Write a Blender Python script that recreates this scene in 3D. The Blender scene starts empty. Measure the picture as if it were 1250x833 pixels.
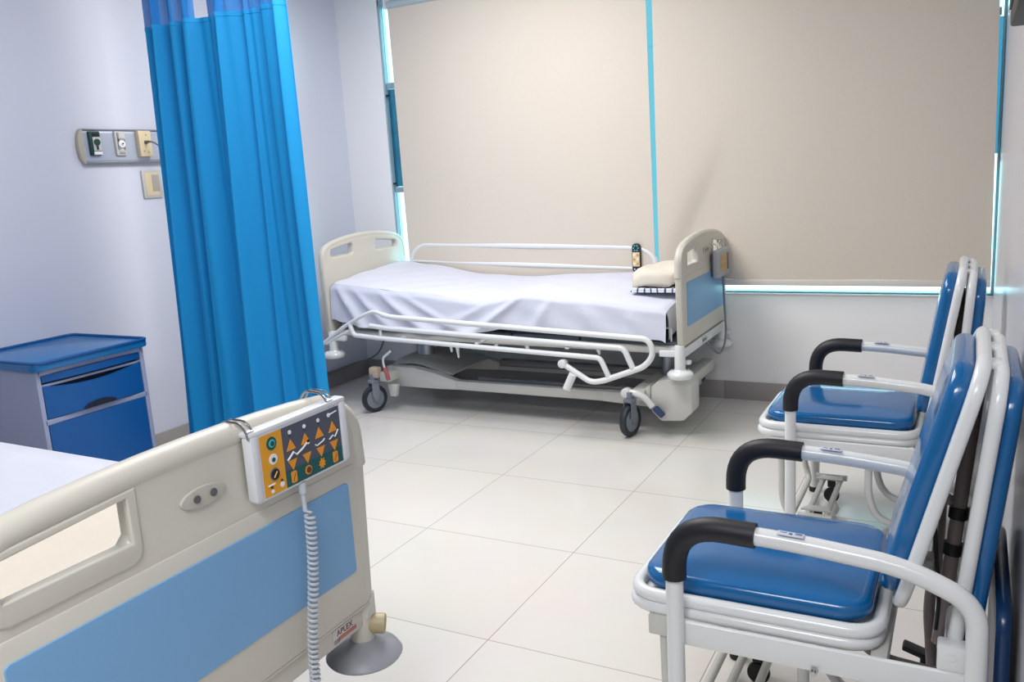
import bpy, bmesh, math, random
from mathutils import Vector, Matrix, Quaternion
random.seed(4)
PI = math.pi
SC = bpy.context.scene
COL = SC.collection

# ------------------------------------------------------------------ materials
def lin(c):
    return tuple(((v / 255) / 12.92 if v <= 10 else (((v / 255) + .055) / 1.055) ** 2.4) for v in c)

def mat(name, rgb, rough=.5, metal=0, coat=0, noise=None, bump=None, spec=.5, sheen=0, trans=None):
    m = bpy.data.materials.new(name); m.use_nodes = True
    nt = m.node_tree; b = nt.nodes['Principled BSDF']
    c = lin(rgb) + (1,)
    b.inputs['Base Color'].default_value = c
    b.inputs['Roughness'].default_value = rough
    b.inputs['Metallic'].default_value = metal
    b.inputs['Coat Weight'].default_value = coat
    b.inputs['Specular IOR Level'].default_value = spec
    b.inputs['Sheen Weight'].default_value = sheen
    tc = nt.nodes.new('ShaderNodeTexCoord')
    if noise:                      # (scale, amount) : mottled wear of the paint itself
        n = nt.nodes.new('ShaderNodeTexNoise'); n.inputs['Scale'].default_value = noise[0]; n.inputs['Detail'].default_value = 4
        nt.links.new(tc.outputs['Object'], n.inputs['Vector'])
        mx = nt.nodes.new('ShaderNodeMix'); mx.data_type = 'RGBA'
        mx.inputs[6].default_value = tuple(v * (1 - noise[1]) for v in c[:3]) + (1,)
        mx.inputs[7].default_value = tuple(min(1, v * (1 + noise[1])) for v in c[:3]) + (1,)
        nt.links.new(n.outputs['Fac'], mx.inputs[0]); nt.links.new(mx.outputs[2], b.inputs['Base Color'])
    if bump:                       # (scale, strength, distance)
        n = nt.nodes.new('ShaderNodeTexNoise'); n.inputs['Scale'].default_value = bump[0]; n.inputs['Detail'].default_value = 3
        nt.links.new(tc.outputs['Object'], n.inputs['Vector'])
        bp = nt.nodes.new('ShaderNodeBump'); bp.inputs['Strength'].default_value = bump[1]; bp.inputs['Distance'].default_value = bump[2]
        nt.links.new(n.outputs['Fac'], bp.inputs['Height']); nt.links.new(bp.outputs['Normal'], b.inputs['Normal'])
    return m

M = {}
M['wall'] = mat('wall_paint', (240, 239, 240), .45, bump=(60, .05, .002))
M['wall_left'] = mat('wall_paint_cool_lit', (208, 212, 226), .4, bump=(60, .05, .002))  # cool light on the left wall put into its paint colour
M['wall_rear'] = mat('wall_paint_rear', (120, 120, 124), .6, bump=(60, .05, .002))  # unseen wall, its grey kept dark to lessen bounce light
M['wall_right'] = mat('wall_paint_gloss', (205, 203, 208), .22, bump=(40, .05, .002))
M['ceiling'] = mat('ceiling_paint', (205, 205, 205), .8, bump=(80, .05, .002))
M['skirting'] = mat('skirting_tile', (160, 154, 152), .3, noise=(6, .05))
M['grout'] = mat('grout', (120, 114, 110), .8, bump=(90, .1, .001))
M['beige'] = mat('bed_plastic_beige', (206, 202, 190), .38, noise=(7, .03), bump=(140, .03, .001))
M['beige_d'] = mat('bed_plastic_edge', (188, 184, 172), .42, noise=(7, .03))
M['blue_pan'] = mat('panel_blue', (118, 166, 208), .45, noise=(160, .02), bump=(200, .05, .0005))
M['white_met'] = mat('white_enamel', (228, 230, 230), .22, coat=.3, noise=(9, .02))
M['cream_met'] = mat('chassis_enamel', (205, 204, 198), .38, noise=(8, .04))
M['grey_met'] = mat('grey_steel', (120, 118, 118), .35, metal=.6, noise=(10, .05))
M['chrome'] = mat('chrome', (190, 190, 192), .15, metal=1, noise=(10, .03))
M['column'] = mat('column_metal', (165, 170, 180), .28, metal=.7, noise=(10, .03))
M['dark_deck'] = mat('deck_dark', (78, 86, 98), .5, noise=(12, .06))
M['black'] = mat('black_plastic', (22, 22, 25), .5, noise=(20, .1))
M['rubber'] = mat('tyre_rubber', (38, 46, 54), .5, noise=(20, .08))
M['hub'] = mat('wheel_hub', (128, 134, 144), .4, noise=(12, .05))
M['pad'] = mat('foam_grip', (17, 18, 25), .5, bump=(220, .12, .001), noise=(50, .1))
M['vinyl'] = mat('blue_vinyl', (14, 98, 158), .17, coat=.25, noise=(5, .05), bump=(7, .06, .01))
M['vinyl_d'] = mat('navy_vinyl', (20, 56, 98), .25, noise=(5, .05))
M['sheet'] = mat('white_sheet', (210, 213, 226), .85, sheen=0, noise=(9, .015), bump=(16, .22, .012))
M['foam'] = mat('mattress_foam', (190, 192, 196), .8, noise=(20, .03))
M['cream'] = mat('cream_cloth', (222, 213, 198), .85, noise=(10, .03), bump=(40, .35, .006))
M['curtain'] = mat('curtain_blue', (0, 148, 216), .75, sheen=0, noise=(14, .03), bump=(300, .12, .0006))
M['cab_body'] = mat('cabinet_body', (150, 160, 190), .45, noise=(8, .03))
M['cab_blue'] = mat('cabinet_blue', (0, 84, 154), .42, noise=(7, .04), bump=(150, .05, .0004))
M['cab_top'] = mat('cabinet_top', (20, 108, 172), .25, noise=(7, .04), bump=(150, .05, .0004))
M['shade_panel_dark'] = mat('recess_shade_panel_dark', (14, 22, 40), .6, noise=(10, .1))  # painted shade for cabinet gap and slot, also the wall box panel
M['alu'] = mat('rail_aluminium', (178, 186, 202), .38, metal=.25, noise=(9, .03))
M['alu_d'] = mat('rail_aluminium_edge', (128, 134, 142), .4, metal=.3, noise=(9, .03))
M['green'] = mat('oxygen_green', (20, 66, 62), .4, noise=(15, .05))
M['outlet_cream'] = mat('outlet_cream', (222, 204, 168), .4, noise=(15, .03))
M['outlet_bei'] = mat('outlet_beige', (196, 194, 190), .4, noise=(15, .03))
M['endcap'] = mat('rail_endcap', (178, 172, 160), .45, noise=(9, .03))
M['white_pl'] = mat('white_plastic', (232, 232, 234), .35, noise=(12, .02))
M['pend'] = mat('handset_casing', (216, 218, 222), .38, noise=(12, .02))
M['p_yel'] = mat('handset_yellow', (226, 158, 32), .4, noise=(60, .02))
M['p_btn'] = mat('handset_button_orange', (228, 150, 36), .4, noise=(60, .04))
M['p_grey'] = mat('handset_slate', (78, 82, 96), .4, noise=(60, .04))
M['p_green'] = mat('handset_green', (16, 84, 82), .4, noise=(60, .04))
M['p_teal'] = mat('handset_teal', (96, 190, 196), .4, noise=(60, .04))
M['p_white'] = mat('handset_white', (236, 236, 236), .4, noise=(60, .02))
M['hs_grey'] = mat('handset_grey', (164, 168, 172), .4, noise=(12, .02))
M['cord'] = mat('cord_grey', (190, 196, 202), .4, noise=(60, .03))
M['cord_d'] = mat('cord_dark', (120, 124, 130), .45, noise=(60, .03))
M['disc'] = mat('bumper_grey', (146, 148, 154), .4, noise=(14, .04))
M['knob'] = mat('knob_tan', (178, 164, 130), .45, noise=(14, .06))
M['red'] = mat('lever_red', (176, 96, 96), .45, noise=(14, .06))
M['wood'] = mat('tan_block', (196, 178, 158), .5, noise=(14, .05))
M['label_w'] = mat('label_paper', (206, 200, 196), .5, noise=(60, .03))
M['label_b'] = mat('label_brown', (92, 56, 40), .5, noise=(60, .05))
M['label_r'] = mat('label_red', (178, 112, 100), .5, noise=(60, .05))
M['label_v'] = mat('label_violet', (150, 138, 160), .5, noise=(60, .05))
M['sticker'] = mat('sticker_pale', (198, 206, 226), .3, noise=(60, .02))
M['mauve'] = mat('primer_tube', (142, 128, 128), .4, noise=(9, .05))
M['frame_alu'] = mat('window_frame_alu', (150, 176, 190), .35, metal=.2, noise=(9, .03))
M['roller'] = mat('roller_tube', (176, 190, 194), .4, noise=(9, .03))
M['navy'] = mat('pedal_blue', (44, 66, 104), .45, noise=(14, .05))

# striped sheet
def striped():
    m = bpy.data.materials.new('striped_cotton'); m.use_nodes = True; nt = m.node_tree; b = nt.nodes['Principled BSDF']
    tc = nt.nodes.new('ShaderNodeTexCoord'); w = nt.nodes.new('ShaderNodeTexWave'); w.inputs['Scale'].default_value = 9; w.bands_direction = 'X'
    w.inputs['Distortion'].default_value = 2.5
    r = nt.nodes.new('ShaderNodeValToRGB'); r.color_ramp.elements[0].position = .8; r.color_ramp.elements[0].color = lin((226, 230, 240)) + (1,)
    r.color_ramp.elements[1].position = .92; r.color_ramp.elements[1].color = lin((60, 72, 110)) + (1,)
    nt.links.new(tc.outputs['Object'], w.inputs['Vector']); nt.links.new(w.outputs['Fac'], r.inputs['Fac']); nt.links.new(r.outputs['Color'], b.inputs['Base Color'])
    b.inputs['Roughness'].default_value = .8
    return m
M['striped'] = striped()

def tile_floor():
    m = bpy.data.materials.new('porcelain_tiles'); m.use_nodes = True; nt = m.node_tree; b = nt.nodes['Principled BSDF']
    tc = nt.nodes.new('ShaderNodeTexCoord')
    br = nt.nodes.new('ShaderNodeTexBrick'); br.offset = 0; br.squash = 1
    br.inputs['Scale'].default_value = 1; br.inputs['Brick Width'].default_value = .6; br.inputs['Row Height'].default_value = .6
    br.inputs['Mortar Size'].default_value = .0016; br.inputs['Mortar Smooth'].default_value = .3; br.inputs['Bias'].default_value = 0
    br.inputs['Color1'].default_value = lin((228, 224, 218)) + (1,); br.inputs['Color2'].default_value = lin((223, 219, 212)) + (1,)
    br.inputs['Mortar'].default_value = lin((165, 158, 150)) + (1,)
    nt.links.new(tc.outputs['Object'], br.inputs['Vector'])
    n = nt.nodes.new('ShaderNodeTexNoise'); n.inputs['Scale'].default_value = 3; n.inputs['Detail'].default_value = 6
    nt.links.new(tc.outputs['Object'], n.inputs['Vector'])
    mx = nt.nodes.new('ShaderNodeMix'); mx.data_type = 'RGBA'; mx.blend_type = 'MULTIPLY'; mx.inputs[0].default_value = .10
    nt.links.new(br.outputs['Color'], mx.inputs[6]); nt.links.new(n.outputs['Color'], mx.inputs[7]); nt.links.new(mx.outputs[2], b.inputs['Base Color'])
    b.inputs['Roughness'].default_value = .16; b.inputs['Specular IOR Level'].default_value = .45
    bp = nt.nodes.new('ShaderNodeBump'); bp.inputs['Strength'].default_value = .3; bp.inputs['Distance'].default_value = .001; bp.invert = True
    nt.links.new(br.outputs['Fac'], bp.inputs['Height']); nt.links.new(bp.outputs['Normal'], b.inputs['Normal'])
    return m
M['floor'] = tile_floor()

def blind_mat(name, rgb):
    m = bpy.data.materials.new(name); m.use_nodes = True; nt = m.node_tree; b = nt.nodes['Principled BSDF']
    b.inputs['Roughness'].default_value = .7
    tc = nt.nodes.new('ShaderNodeTexCoord'); out = nt.nodes['Material Output']
    w = nt.nodes.new('ShaderNodeTexNoise'); w.inputs['Scale'].default_value = 260
    nt.links.new(tc.outputs['Object'], w.inputs['Vector'])
    mx = nt.nodes.new('ShaderNodeMix'); mx.data_type = 'RGBA'; c = lin(rgb)
    mx.inputs[6].default_value = tuple(v * .93 for v in c) + (1,); mx.inputs[7].default_value = tuple(min(1, v * 1.07) for v in c) + (1,)
    nt.links.new(w.outputs['Fac'], mx.inputs[0]); nt.links.new(mx.outputs[2], b.inputs['Base Color'])
    return m
M['blind'] = blind_mat('blind_fabric', (214, 204, 190))
M['blind_bar'] = mat('blind_bottom_bar', (222, 216, 208), .5, noise=(9, .02))

def glass(name, rgb):
    m = bpy.data.materials.new(name); m.use_nodes = True; nt = m.node_tree
    for n in list(nt.nodes): nt.nodes.remove(n)
    o = nt.nodes.new('ShaderNodeOutputMaterial'); t = nt.nodes.new('ShaderNodeBsdfTransparent'); t.inputs[0].default_value = lin(rgb) + (1,)
    g = nt.nodes.new('ShaderNodeBsdfGlossy'); g.inputs['Roughness'].default_value = .02
    f = nt.nodes.new('ShaderNodeFresnel'); f.inputs['IOR'].default_value = 1.3
    mx = nt.nodes.new('ShaderNodeMixShader'); nt.links.new(f.outputs[0], mx.inputs[0]); nt.links.new(t.outputs[0], mx.inputs[1]); nt.links.new(g.outputs[0], mx.inputs[2])
    nt.links.new(mx.outputs[0], o.inputs[0]); return m
M['glass_clear'] = glass('window_glass', (236, 250, 252))
M['glass_blue'] = glass('window_glass_tinted', (107, 146, 161))
M['glass_cyan'] = glass('window_glass_cyan', (139, 167, 173))

def mesh_net():
    m = bpy.data.materials.new('curtain_net'); m.use_nodes = True; nt = m.node_tree; b = nt.nodes['Principled BSDF']; o = nt.nodes['Material Output']
    b.inputs['Base Color'].default_value = lin((0, 122, 204)) + (1,); b.inputs['Roughness'].default_value = .7
    tc = nt.nodes.new('ShaderNodeTexCoord'); v = nt.nodes.new('ShaderNodeTexVoronoi'); v.inputs['Scale'].default_value = 160
    nt.links.new(tc.outputs['Object'], v.inputs['Vector'])
    mt = nt.nodes.new('ShaderNodeMath'); mt.operation = 'GREATER_THAN'; mt.inputs[1].default_value = .36
    nt.links.new(v.outputs['Distance'], mt.inputs[0])
    t = nt.nodes.new('ShaderNodeBsdfTransparent'); mx = nt.nodes.new('ShaderNodeMixShader')
    mx.inputs[0].default_value = .9; nt.links.new(t.outputs[0], mx.inputs[1]); nt.links.new(b.outputs[0], mx.inputs[2]); nt.links.new(mx.outputs[0], o.inputs[0])
    return m
M['net'] = mesh_net()

# ------------------------------------------------------------------ mesh helpers
class MB:
    def __init__(s): s.bm = bmesh.new()
    def add(s, bm2, mtx=None):
        if mtx is not None: bm2.transform(mtx)
        me = bpy.data.meshes.new('tmp'); bm2.to_mesh(me); bm2.free(); s.bm.from_mesh(me); bpy.data.meshes.remove(me); return s
    def box(s, c, d, bev=.003, rot=None, seg=2):
        b = bmesh.new(); bmesh.ops.create_cube(b, size=1)
        bmesh.ops.scale(b, vec=d, verts=b.verts)
        if bev: bmesh.ops.bevel(b, geom=b.edges[:], offset=min(bev, min(d) * .45), segments=seg, profile=.5, affect='EDGES')
        m = Matrix.Translation(c)
        if rot: m = m @ Matrix.Rotation(rot[0], 4, rot[1])
        return s.add(b, m)
    def cyl(s, a, b_, r, r2=None, n=20, bev=.0):
        a, b_ = Vector(a), Vector(b_); r2 = r if r2 is None else r2
        L = (b_ - a).length
        prof = [(0, 0), (r, 0), (r2, L), (0, L)]
        if bev: prof = [(0, 0), (r - bev, 0), (r - bev * .3, bev * .3), (r, bev), (r2, L - bev), (r2 - bev * .3, L - bev * .3), (r2 - bev, L), (0, L)]
        return s.lathe(prof, a, b_ - a, n)
    def lathe(s, prof, base, axis, n=28):
        b = bmesh.new(); rings = []
        for r, z in prof:
            if r < 1e-6: rings.append([b.verts.new((0, 0, z))])
            else: rings.append([b.verts.new((r * math.cos(2 * PI * i / n), r * math.sin(2 * PI * i / n), z)) for i in range(n)])
        for p, q in zip(rings, rings[1:]):
            for i in range(n):
                j = (i + 1) % n
                if len(p) == 1 and len(q) == 1: continue
                if len(p) == 1: b.faces.new((p[0], q[i], q[j]))
                elif len(q) == 1: b.faces.new((p[i], q[0], p[j]))
                else: b.faces.new((p[i], q[i], q[j], p[j]))
        bmesh.ops.recalc_face_normals(b, faces=b.faces)
        rot = Vector((0, 0, 1)).rotation_difference(Vector(axis).normalized()).to_matrix().to_4x4()
        return s.add(b, Matrix.Translation(base) @ rot)
    def tube(s, pts, r, fillet=0, n=12, closed=False, seg=6, cap=True):
        P = [Vector(p) for p in pts]; out = []
        N = len(P)
        for i, p in enumerate(P):
            if (not closed and i in (0, N - 1)) or not fillet: out.append(p); continue
            a, c = P[i - 1], P[(i + 1) % N]; f = fillet[i] if isinstance(fillet, (list, tuple)) else fillet
            u, v = (a - p), (c - p); lu = .98 if (not closed and i == 1) else .49; lv = .98 if (not closed and i == N - 2) else .49; f = min(f, u.length * lu, v.length * lv)
            if f < 1e-5: out.append(p); continue
            A, C_ = p + u.normalized() * f, p + v.normalized() * f
            for k in range(seg + 1):
                t = k / seg; out.append((1 - t) ** 2 * A + 2 * t * (1 - t) * p + t * t * C_)
        b = bmesh.new(); rings = []; K = len(out)
        tang = []
        for i in range(K):
            a = out[i - 1] if (i > 0 or closed) else out[i]; c = out[(i + 1) % K] if (i < K - 1 or closed) else out[i]
            tang.append((c - a).normalized())
        up = Vector((0, 0, 1)) if abs(tang[0].z) < .9 else Vector((0, 1, 0))
        nrm = (up - tang[0] * up.dot(tang[0])).normalized()
        for i in range(K):
            nrm = (nrm - tang[i] * nrm.dot(tang[i])).normalized(); bn = tang[i].cross(nrm)
            rings.append([b.verts.new(out[i] + r * (math.cos(2 * PI * k / n) * nrm + math.sin(2 * PI * k / n) * bn)) for k in range(n)])
        rng = range(K) if closed else range(K - 1)
        for i in rng:
            p, q = rings[i], rings[(i + 1) % K]
            off = 0
            if closed and i == K - 1:
                off = min(range(n), key=lambda o: (p[0].co - q[o].co).length)
            for k in range(n): b.faces.new((p[k], p[(k + 1) % n], q[(k + 1 + off) % n], q[(k + off) % n]))
        if not closed and cap: b.faces.new(rings[0][::-1]); b.faces.new(rings[-1])
        bmesh.ops.recalc_face_normals(b, faces=b.faces)
        return s.add(b)
    def cushion(s, w, h, rc, th, puff=.010, mtx=None, n=8, dome=.006):
        # rounded-rectangle pad, XY outline, bottom at z=0
        def outline(ins):
            r = max(rc - ins * .6, .004); W, H = w / 2 - ins, h / 2 - ins; o = []
            for cx, cy, a0 in ((W - r, H - r, 0), (-W + r, H - r, PI / 2), (-W + r, -H + r, PI), (W - r, -H + r, 3 * PI / 2)):
                for k in range(n + 1):
                    a = a0 + PI / 2 * k / n; o.append((cx + r * math.cos(a), cy + r * math.sin(a)))
            return o
        prof = [(puff * .5, 0), (0, th * .25), (0, th * .6), (puff * .25, th * .82), (puff * .9, th * .97), (puff * 2, th), (puff * 4, th + dome * .6), (min(w, h) * .3, th + dome)]
        b = bmesh.new(); rings = []
        for ins, z in prof: rings.append([b.verts.new((x, y, z)) for x, y in outline(ins)])
        for p, q in zip(rings, rings[1:]):
            for i in range(len(p)): j = (i + 1) % len(p); b.faces.new((p[i], p[j], q[j], q[i]))
        b.faces.new(rings[0][::-1]); b.faces.new(rings[-1])
        return s.add(b, mtx)
    def grid(s, nu, nv, f, thick=0):
        b = bmesh.new(); V = [[b.verts.new(f(i / nu, j / nv)) for j in range(nv + 1)] for i in range(nu + 1)]
        for i in range(nu):
            for j in range(nv): b.faces.new((V[i][j], V[i + 1][j], V[i + 1][j + 1], V[i][j + 1]))
        if thick:
            bmesh.ops.recalc_face_normals(b, faces=b.faces)
            bmesh.ops.solidify(b, geom=b.faces[:], thickness=thick)
        return s.add(b)
    def poly(s, pts, th, mtx=None, bev=0):
        # closed 2D polygon extruded by th along +z
        b = bmesh.new(); vs = [b.verts.new((x, y, 0)) for x, y in pts]; f = b.faces.new(vs)
        r = bmesh.ops.extrude_face_region(b, geom=[f]); up = [e for e in r['geom'] if isinstance(e, bmesh.types.BMVert)]
        bmesh.ops.translate(b, vec=(0, 0, th), verts=up); bmesh.ops.recalc_face_normals(b, faces=b.faces)
        if bev: bmesh.ops.bevel(b, geom=b.edges[:], offset=bev, segments=2, profile=.5, affect='EDGES')
        return s.add(b, mtx)
    def plate(s, outline, holes, th, bev, mtx):
        cu = bpy.data.curves.new('tmpc', 'CURVE'); cu.dimensions = '2D'; cu.fill_mode = 'BOTH'; cu.extrude = th / 2 - bev; cu.bevel_depth = bev; cu.bevel_resolution = 3; cu.offset = -bev
        for lp in [outline] + holes:
            sp = cu.splines.new('POLY'); sp.points.add(len(lp) - 1); sp.use_cyclic_u = True
            for q, (x, y) in zip(sp.points, lp): q.co = (x, y, 0, 1)
        ob = bpy.data.objects.new('tmpo', cu); me = bpy.data.meshes.new_from_object(ob)
        b = bmesh.new(); b.from_mesh(me); bmesh.ops.remove_doubles(b, verts=b.verts, dist=1e-5); bmesh.ops.recalc_face_normals(b, faces=b.faces)
        bpy.data.objects.remove(ob); bpy.data.curves.remove(cu); bpy.data.meshes.remove(me)
        return s.add(b, mtx)
    def text(s, body, size, th, mtx):
        cu = bpy.data.curves.new('tmpt', 'FONT'); cu.body = body; cu.size = size; cu.extrude = th; cu.align_x = 'CENTER'; cu.align_y = 'CENTER'; cu.resolution_u = 3
        ob = bpy.data.objects.new('tmpo', cu); me = bpy.data.meshes.new_from_object(ob); b = bmesh.new(); b.from_mesh(me)
        bpy.data.objects.remove(ob); bpy.data.curves.remove(cu); bpy.data.meshes.remove(me)
        return s.add(b, mtx)
    def build(s, name, m, parent=None, label=None, flat=False):
        me = bpy.data.meshes.new(name); s.bm.to_mesh(me); s.bm.free()
        me.materials.append(M[m] if isinstance(m, str) else m)
        if not flat:
            me.polygons.foreach_set('use_smooth', [True] * len(me.polygons)); me.set_sharp_from_angle(angle=math.radians(42))
        o = bpy.data.objects.new(name, me); COL.objects.link(o)
        if parent is not None: o.parent = parent
        if label: o['label'] = label
        return o

def tag(o, label, cat, group=None):
    o['label'] = label; o['category'] = cat
    if group: o['group'] = group
    return o
def thing(name, label, cat, loc=(0, 0, 0), group=None, rz=0):
    o = bpy.data.objects.new(name, None); COL.objects.link(o); o.location = loc; o.rotation_euler = (0, 0, rz); o.empty_display_size = .1
    return tag(o, label, cat, group)
def struct(name, mb, m, parent=None):
    o = mb.build(name, m, parent)
    if parent is None: o['kind'] = 'structure'
    return o
def rrect(x0, y0, x1, y1, r, n=6):
    o = []
    for cx, cy, a0 in ((x1 - r, y1 - r, 0), (x0 + r, y1 - r, PI / 2), (x0 + r, y0 + r, PI), (x1 - r, y0 + r, 3 * PI / 2)):
        for k in range(n + 1): a = a0 + PI / 2 * k / n; o.append((cx + r * math.cos(a), cy + r * math.sin(a)))
    return o

# ------------------------------------------------------------------ room
XL, XR, YB, YF, ZC = -1.235, 2.464, .27, -5.4, 2.62
WX0, WX1, WZ0, WZ1 = -.915, XR, .588, 2.37      # window opening
struct('floor', MB().box(((XL + XR) / 2, (YB + YF) / 2, -.05), (XR - XL + .6, YB - YF + .6, .1), 0), 'floor')
# the floor mesh carries world coordinates, so tiles run from the origin
struct('ceiling', MB().box(((XL + XR) / 2, (YB + YF) / 2, ZC + .05), (XR - XL + .6, YB - YF + .6, .1), 0), 'ceiling')
struct('wall_left', MB().box((XL - .1, (YB + YF) / 2, ZC / 2), (.2, YB - YF + .4, ZC), 0), 'wall_left')
struct('wall_right', MB().box((XR + .1, (YB + YF) / 2, ZC / 2), (.2, YB - YF + .4, ZC), 0), 'wall_right')
struct('wall_front', MB().box(((XL + XR) / 2, YF - .1, ZC / 2), (XR - XL, .2, ZC), 0), 'wall_rear')
wb = MB()
wb.box(((XL + WX0) / 2, YB + .1, ZC / 2), (WX0 - XL, .2, ZC), 0)
wb.box(((WX0 + WX1) / 2, YB + .1, WZ0 / 2), (WX1 - WX0, .2, WZ0), 0)
wb.box(((WX0 + WX1) / 2, YB + .1, (WZ1 + ZC) / 2), (WX1 - WX0, .2, ZC - WZ1), 0)
struct('wall_back', wb, 'wall')
def skirting(name, a, b, along, step=.6):
    # tile skirting with a visible joint each tile
    mb = MB(); a0 = a
    n = a
    edges = [a]
    k = math.ceil(a / step + 1e-6) * step
    while k < b - 1e-6: edges.append(k); k += step
    edges.append(b)
    for p, q in zip(edges, edges[1:]):
        if q - p < .004: continue
        if along == 'x': mb.box(((p + q) / 2, YB - .005, .05), (q - p - .002, .01, .1), .001)
        elif along == 'yl': mb.box((XL + .005, (p + q) / 2, .05), (.01, q - p - .002, .1), .001)
        else: mb.box((XR - .004, (p + q) / 2, .05), (.008, q - p - .002, .1), .001)
    return struct(name, mb, 'skirting')
skirting('baseboard_back', XL + .011, XR - .009, 'x')
skirting('baseboard_left', YF, YB - .011, 'yl')
skirting('baseboard_right', YF, YB - .011, 'yr')

# windows behind the blinds
def window(name, x0, x1, cyan=False, sw=.012):
    fr = MB(); y = YB + .035
    fr.box(((x0 + x1) / 2, y, WZ0 + .004), (x1 - x0, .06, .008)); fr.box(((x0 + x1) / 2, y, WZ1 - .02), (x1 - x0, .06, .04))
    fr.box((x0 + sw / 2, y, (WZ0 + WZ1) / 2), (sw, .06, WZ1 - WZ0)); fr.box((x1 - sw / 2, y, (WZ0 + WZ1) / 2), (sw, .06, WZ1 - WZ0))
    for z in (() if cyan else (1.22, 1.86)): fr.box(((x0 + x1) / 2, y, z), (x1 - x0 - .04, .05, .035))
    o = struct(name, fr, 'frame_alu')
    for z0, z1, g in ((WZ0 + .008, 1.2, 'glass_cyan'), (1.2, 1.9, 'glass_cyan'), (1.9, WZ1 - .04, 'glass_cyan')) if cyan else ((WZ0 + .008, 1.2, 'glass_clear'), (1.24, 1.84, 'glass_blue'), (1.88, WZ1 - .04, 'glass_clear')):
        MB().box(((x0 + x1) / 2, y, (z0 + z1) / 2), (x1 - x0 - 2 * sw, .006, z1 - z0), 0).build('window_pane', g, o)
    for z in (() if cyan else (1.26, 1.80)):
        MB().box((x0 + .03, y - .035, z), (.02, .02, .012), .002).build('window_latch', 'black', o)
    return o
window('window_1', WX0, .74)
window('window_2', .88, WX1)
window('window_cyan_strip', .74, .88, True)  # added narrow tinted strip, colours the daylight in the gap between blinds
struct('trim_1', MB().box(((WX0 + WX1) / 2, YB + .03, WZ0 - .004), (WX1 - WX0, .08, .008), .002), 'white_pl')
# curtain track on the ceiling
struct('trim_2', MB().box((.1, -1.5, ZC - .012), (2.6, .03, .024), .004), 'white_pl')

# roller blinds
def blind(x0, x1, label, dent=False):
    t = thing('roller_blind', label, 'blind', ((x0[0] + x1[0]) / 2, YB - .065, WZ0), 'beige roller blinds')
    ox, oy, oz = t.location; zt, zb = 2.31, .668
    def f(u, v):
        z = zb + (zt - zb) * v; k = 1 - v
        a = x0[0] + (x0[1] - x0[0]) * (1 - v); b = x1[0] + (x1[1] - x1[0]) * (1 - v)
        x = a + (b - a) * u; y = YB - .065
        y += .003 * math.sin(x * 3.1 + z * 1.3) + .002 * math.sin(x * 7 + 1)
        if dent:
            xl = 1.074 + (z - .891) * .44              # valley line climbing to the right
            s = (x - xl); w = math.exp(-((z - .95) / .36) ** 2)
            s += .03; prof = math.exp(-(s / .085) ** 2) if s < 0 else math.exp(-(s / .34) ** 2)
            y += .030 * w * prof
        return (x - ox, y - oy, z - oz)
    MB().grid(120, 90, f, .0012).build('blind_fabric', 'blind', t)
    MB().box(((x0[1] + x1[1]) / 2 - ox, 0, .652 - oz), (x1[1] - x0[1], .012, .032), .004).build('bottom_bar', 'blind_bar', t)
    r = MB(); r.cyl((x0[0] - ox, .01, 2.315 - oz), (x1[0] - ox, .01, 2.315 - oz), .024, n=24)
    r.build('roller_tube', 'roller', t)
    for x in (x0[0] - .016 - ox, x1[0] - ox + .003): MB().box((x + .003, .015, 2.325 - oz), (.005, .07, .07), .002).build('bracket', 'white_pl', t)
    return t
blind((-.79, -.775), (.828, .842), 'beige roller blind on the left half of the window, behind the bed')
blind((.862, .864), (2.428, 2.449), 'creased beige roller blind on the right half of the window, in the corner', True)

# ------------------------------------------------------------------ caster
def caster(parent, x, y, r=.08, rz=0, top=.19, name='caster', tilt=None):
    f = MB()
    R_ = Matrix.Translation((x, y, 0)) @ Matrix.Rotation(rz, 4, 'Z')
    # fork: hood over the wheel plus two cheeks
    f.box((0, 0, top - .012), (.05, .048, .018), .006)
    for s in (-1, 1):
        f.poly([(-.02, top - .02), (.022, top - .02), (.026, r + .03), (.012, r - .015), (-.008, r - .015), (-.022, r + .02)], .004,
               Matrix.Translation((0, s * .021 + .002, 0)) @ Matrix.Rotation(PI / 2, 4, 'X'))
    f.cyl((0, 0, top - .01), (0, 0, top + .03), .014)
    f.bm.transform(R_); fo = f.build(name, 'hub', parent)
    w = MB(); pr = [(r * .70, -.013), (r * .94, -.015), (r, -.008), (r, .008), (r * .94, .015), (r * .70, .013)]
    w.lathe(pr, (0, 0, r), (0, 1, 0), 36); w.bm.transform(R_); w.build('tyre', 'rubber', fo)
    h = MB(); h.lathe([(0, -.016), (r * .2, -.016), (r * .26, -.011), (r * .72, -.011), (r * .74, 0), (r * .72, .011), (r * .26, .011), (r * .2, .016), (0, .016)], (0, 0, r), (0, 1, 0), 30)
    h.bm.transform(R_); h.build('hub', 'hub', fo)
    return fo

# ------------------------------------------------------------------ bed
YZ = Matrix(((0, 0, 1, 0), (1, 0, 0, 0), (0, 1, 0, 0), (0, 0, 0, 1)))   # polygon (x,y) -> world (y,z), thickness along x

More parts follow.
